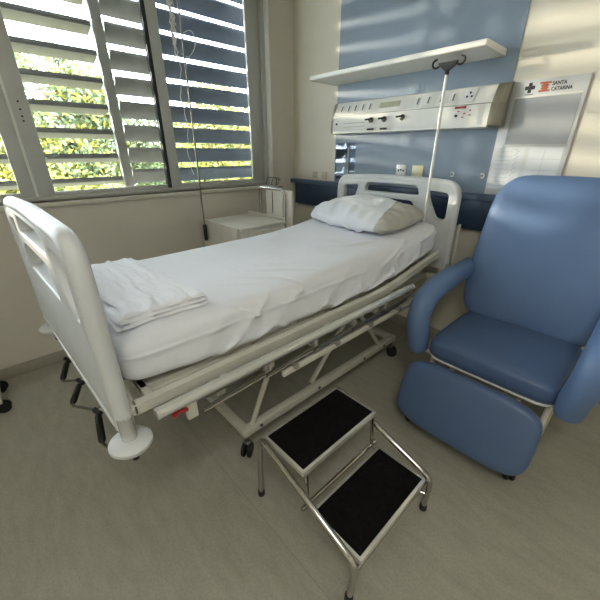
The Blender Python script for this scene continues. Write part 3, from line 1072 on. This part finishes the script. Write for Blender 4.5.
# ------------------------------------------------------------------ step stool
M_trim = mat('bright_tread_edging', (226, 224, 218), 0.25, 0.6, var=.02)
st = thing('step_stool', 'two-step chrome stool with black non-slip treads beside the bed', 'step stool', (2.1, -1.63, 0))
YN, YFAR = -1.862, -1.400
for y in (YN, YFAR):
    fx = 2.338 if y == YN else 2.356
    pth = smooth_path([(1.822, y, .012), (1.838, y, .362), (fx, y, .195), (fx - .008, y - (.010 if y == YN else -.006), .012)], .045, 6)
    link('side_frame', T(pth, .0115, seg=12), M_chrome, st)
    s2 = 1 if y == YN else -1
    link('inner_brace', T(smooth_path([(2.075, y + s2 * .03, .345), (2.085, y + s2 * .03, .19), (2.30, y + s2 * .03, .115), (fx - .008, y + s2 * .012, .115)], .03, 5), .008, seg=10), M_chrome, st)
    for x, yy in ((1.822, y), (fx - .008, y - (.010 if y == YN else -.006))):
        link('foot_cap', lathe(bmesh.new(), (x, yy, 0), (0, 0, 1), [(.014, 0), (.0155, .003), (.0145, .028)], 14), M_black, st)
for x, z in ((1.850, .33), (2.085, .19), (2.334, .165)):
    link('cross_tube', T([(x, YN, z), (x, YFAR, z)], .009, seg=10), M_chrome, st)
for (x0, x1, z) in ((1.846, 2.076, .360), (2.118, 2.344, .205)):
    y0, y1 = -1.846, -1.408
    if z < .3:
        y0, y1 = -1.846, -1.425
    tr = link('tread', B(x0, x1, y0, y1, z - .022, z + .001, bev=.002), M_trim, st)
    link('rubber_mat', B(x0 + .012, x1 - .012, y0 + .010, y1 - .010, z - .001, z + .003, bev=.001), M_mat_rub, tr)

# ------------------------------------------------------------------ recliner
rc = thing('recliner_chair', 'blue vinyl recliner chair with padded arms and footrest on castors', 'chair', (2.315, -.6, 0))
CX = 2.315
# seat
def seat_fn(p):
    q = V(p)
    q.z += .012 * math.exp(-(p.x / .2) ** 2) * (p.z > 0)
    q.z += noise.noise(V((p.x * 5, p.y * 5, 3))) * .004
    return q
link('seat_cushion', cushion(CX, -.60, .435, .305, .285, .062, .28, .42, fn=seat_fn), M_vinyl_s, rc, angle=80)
sp = [(CX - .300, -.50, .388), (CX - .302, -.78, .388), (CX - .26, -.872, .388), (CX + .26, -.872, .388), (CX + .302, -.78, .388), (CX + .300, -.50, .388)]
link('seat_piping', T(smooth_path(sp, .05, 5), .0065, seg=8), M_white, rc)['label'] = 'white edge strip'
# backrest: pad in its own frame, tilted back
def back_fn(p):
    u, w, t = p.x, p.y, p.z            # x width, y height, z thickness
    h = (w + .41) / .82
    ww = 1.0 - .06 * h * 0 + .0
    u *= (.955 + .05 * math.sin(PI * min(1, h * 1.05)))
    u *= 1 - .05 * sst((h - .85) / .15)
    t += .014 * (1 - (p.x / .35) ** 2) * (1 if t > 0 else 0)
    t += noise.noise(V((p.x * 6, p.y * 6, 1))) * .004
    for (x0, h0, am) in ((-.32, .86, .006), (-.33, .80, .006), (-.33, .92, .005)):
        t += am * math.exp(-((p.x - x0) / .04) ** 2 - ((h - h0 + (p.x - x0) * .6) / .018) ** 2)
    y = -.345 + .26 * h * .9
    z = .46 + .815 * h
    n = V((0, -.95, .27))
    return V((u, y, z)) + n * t
link('backrest', cushion(CX, 0, 0, .364, .41, .055, .30, .40, 64, 24, fn=back_fn), M_vinyl, rc, angle=80)
# arms
for s in (-1, 1):
    ctl = [(CX + s * .378, -.22, .735), (CX + s * .382, -.45, .722), (CX + s * .384, -.66, .705), (CX + s * .382, -.80, .655), (CX + s * .376, -.85, .56), (CX + s * .362, -.845, .46), (CX + s * .358, -.835, .385)]
    if s > 0:
        ctl = [(a - .022, b - .01, c) for a, b, c in ctl]
    pts = []
    m = len(ctl)
    for i in range(m - 1):
        p0, p1, p2, p3 = [V(ctl[max(0, min(m - 1, i + k))]) for k in (-1, 0, 1, 2)]
        for k in range(8):
            t = k / 8
            pts.append(.5 * ((2 * p1) + (p2 - p0) * t + (2 * p0 - 5 * p1 + 4 * p2 - p3) * t * t + (3 * p1 - p0 - 3 * p2 + p3) * t ** 3))
    pts.append(V(ctl[-1]))
    n = len(pts)
    rs = []
    for i in range(n):
        t = i / (n - 1)
        w = .053 + .008 * math.sin(PI * t)
        k = min(1, t / .05 + .3, (1 - t) / .04 + .45)
        wr = 1 + .025 * math.sin(i * 1.7) * math.exp(-((t - .5) / .12) ** 2)
        rs.append((w * 1.12 * k * wr, w * .98 * k * wr))
    ab = tube(bmesh.new(), pts, rs, seg=24)
    link('armrest', ab, M_vinyl, rc, angle=80)
# footrest pad
def foot_fn(p):
    t = p.z + .010 * (1 - (p.x / .32) ** 2) * (1 if p.z > 0 else 0)
    h = p.y
    t += noise.noise(V((p.x * 5, p.y * 5, 8))) * .004
    y = -1.005 + .34 * h * .95
    z = .252 + h * .94
    return V((p.x, y, z)) + V((0, -.94, .32)) * t
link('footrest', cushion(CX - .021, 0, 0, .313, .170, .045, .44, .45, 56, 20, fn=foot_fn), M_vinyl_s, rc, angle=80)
# steel frame
fr = bmesh.new()
for s in (-1, 1):
    x = CX + s * .27
    tube(fr, smooth_path([(x, -.15, .10), (x, -.97, .10)], .02), .0125, seg=10)
    tube(fr, [(x, -.97, .10), (x, -.80, .36)], .0125, seg=10)
    tube(fr, [(x, -.15, .10), (x, -.26, .36)], .0125, seg=10)
    tube(fr, smooth_path([(x, -.80, .362), (x, -.26, .362), (CX + s * .30, -.20, .60), (CX + s * .36, -.21, .70)], .04), .0125, seg=10)
    tube(fr, [(x, -.80, .362), (CX + s * .355, -.83, .40)], .011, seg=10)
    tube(fr, [(CX + s * .16, -.80, .362), (CX + s * .16, -.955, .30)], .010, seg=8)
for y, z in ((-.80, .362), (-.26, .362), (-.15, .10)):
    tube(fr, [(CX - .27, y, z), (CX + .27, y, z)], .011, seg=10)
link('steel_frame', fr, M_beige, rc)
for x, y, a in ((2.048, -.975, 2.6), (2.552, -.975, 2.2), (CX - .27, -.15, 1.2), (CX + .27, -.15, .9)):
    castor(x, y, a, .030, .10, rc)

# ------------------------------------------------------------------ bedside cabinet
cb = thing('bedside_cabinet', 'white bedside cabinet under the window with chrome grab rail', 'cabinet', (.38, -.9, 0))
link('cabinet_body', B(.140, .615, -1.115, -.67, .07, .868, bev=.008), M_cab, cb)
link('side_panel', prism(bmesh.new(), round_poly([V((.125, .06)), V((.125, .902)), V((.615, .892)), V((.628, .06))], [.005, .03, .05, .005], 5), 'y', -1.135, -1.116), M_cab, cb)
link('cabinet_top', B(.130, .632, -1.115, -.665, .868, .890, bev=.008), M_cab, cb)
link('top_lip', B(.135, .615, -.690, -.665, .890, .912, bev=.005), M_cab, cb)
for z0, z1 in ((.70, .85), (.09, .68)):
    d = link('drawer' if z0 > .5 else 'cabinet_door', B(.616, .628, -1.105, -.68, z0, z1, bev=.004), M_cab, cb)
    link('handle', T(smooth_path([(.628, -.96, z1 - .05), (.65, -.96, z1 - .05), (.65, -.83, z1 - .05), (.628, -.83, z1 - .05)], .01), .005, seg=8), M_chrome, d)
gr = T(smooth_path([(.285, -.655, .80), (.285, -.655, 1.125), (.600, -.655, 1.125), (.600, -.655, .80)], .05, 6), .0125, seg=12)
link('grab_rail', gr, M_chrome, cb)
link('back_panel', B(.34, .672, -.640, -.618, .55, 1.120, bev=.01), M_cab, cb)
link('panel_handle', T([(.45, -.655, .93), (.45, -.655, 1.10)], .004, seg=8), M_dchrome, cb)
cs = bmesh.new()
for x in (.17, .59):
    for y in (-1.08, -.70):
        lathe(cs, (x, y, 0), (0, 0, 1), [(.02, 0), (.022, .004), (.02, .07)], 12)
link('feet', cs, M_black, cb)
wh = bmesh.new()
tube(wh, smooth_path([(.385, -.65, 1.140), (.372, -.655, 1.150), (.402, -.655, 1.208), (.548, -.655, 1.208), (.518, -.655, 1.150), (.375, -.655, 1.146)], .012, 4), .004, seg=8)
tube(wh, smooth_path([(.395, -.620, 1.140), (.425, -.625, 1.195), (.530, -.625, 1.195)], .012, 4), .003, seg=8)
tube(wh, [(.50, -.655, 1.148), (.515, -.655, 1.205)], .0045, seg=8)
box(wh, .39, .54, -.66, -.615, 1.138, 1.147, bev=.002)
tag(link('wire_holder', wh, M_dchrome), 'small wire holder perched on the cabinet grab rail', 'holder')

# window rod with grip, frayed cord beside it
rd = thing('window_rod', 'long thin grey rod with black grip hanging before the window', 'rod', (.200, -1.158, .735))
link('shaft', T([(.200, -1.158, .84), (.200, -1.158, 2.60)], .0065, seg=10), M_dchrome, rd)
link('grip', T([(.200, -1.158, .735), (.200, -1.158, .745), (.200, -1.158, .855), (.200, -1.158, .865)], [.010, .015, .015, .009], seg=12), M_black, rd)
link('bracket', T([(0.0, -1.158, 2.69), (.200, -1.158, 2.69), (.200, -1.158, 2.58)], .009, seg=8), M_dchrome, rd)
cdb = bmesh.new()
M_cord = mat('white_cord', (214, 214, 208), .8, var=.05)
rr = random.Random(3)
x, y = .05, -1.10
for k in range(7):
    pts = [(x + rr.uniform(-.006, .006), y - .04 + rr.uniform(-.02, .02), 2.5 - i * .04) for i in range(10 + rr.randint(0, 4))]
    tube(cdb, pts, .004, seg=5)
pts = []
z = 2.42
while z > 1.20:
    pts.append((x, y - .035 + .012 * math.sin(z * 17) + .006 * math.sin(z * 53), z))
    z -= .035
tube(cdb, pts, .0022, seg=5)
tube(cdb, smooth_path([(x, y + .01, 2.13), (x, y + .10, 2.18), (x, y + .12, 2.08), (x, y + .05, 2.0), (x, y, 2.02)], .05, 5), .002, seg=5)
tag(link('frayed_cord', cdb, M_cord), 'frayed white cord dangling beside the window rod', 'cord')

# ------------------------------------------------------------------ stand at the left edge
sd = thing('wheeled_stand', 'base of a white wheeled stand at the left edge of the floor', 'stand', (.22, -2.72, 0))
link('base_beam', B(.10, .40, -2.690, -2.650, .065, .105, bev=.006), M_beige, sd)
link('base_beam', B(.22, .26, -3.05, -2.690, .065, .105, bev=.006), M_beige, sd)
link('upright_plate', B(.285, .335, -2.668, -2.655, .10, .30, bev=.004), M_beige, sd)
link('column', T([(.24, -2.80, .10), (.24, -2.80, 1.3)], .018, seg=12), M_chrome, sd)
link('curved_handle', T(smooth_path([(.24, -2.80, .30), (.24, -2.66, .30), (.20, -2.615, .27), (.20, -2.62, .20)], .03), .006, seg=8), M_chrome, sd)
for x, y, a in ((.13, -2.665, 1.2), (.375, -2.665, 1.5), (.24, -3.03, 4.0)):
    castor(x, y, a, .034, .07, sd)

# unseen housing added around the ceiling fill light
cl = thing('fill_light_box', 'unseen white ceiling box added around the fill light', 'lamp', (3.1, -2.9, 2.8))
fb = bmesh.new()
box(fb, 2.82, 3.38, -3.48, -2.32, 2.735, 2.80, bev=.004)
link('fill_housing', fb, M_white, cl)
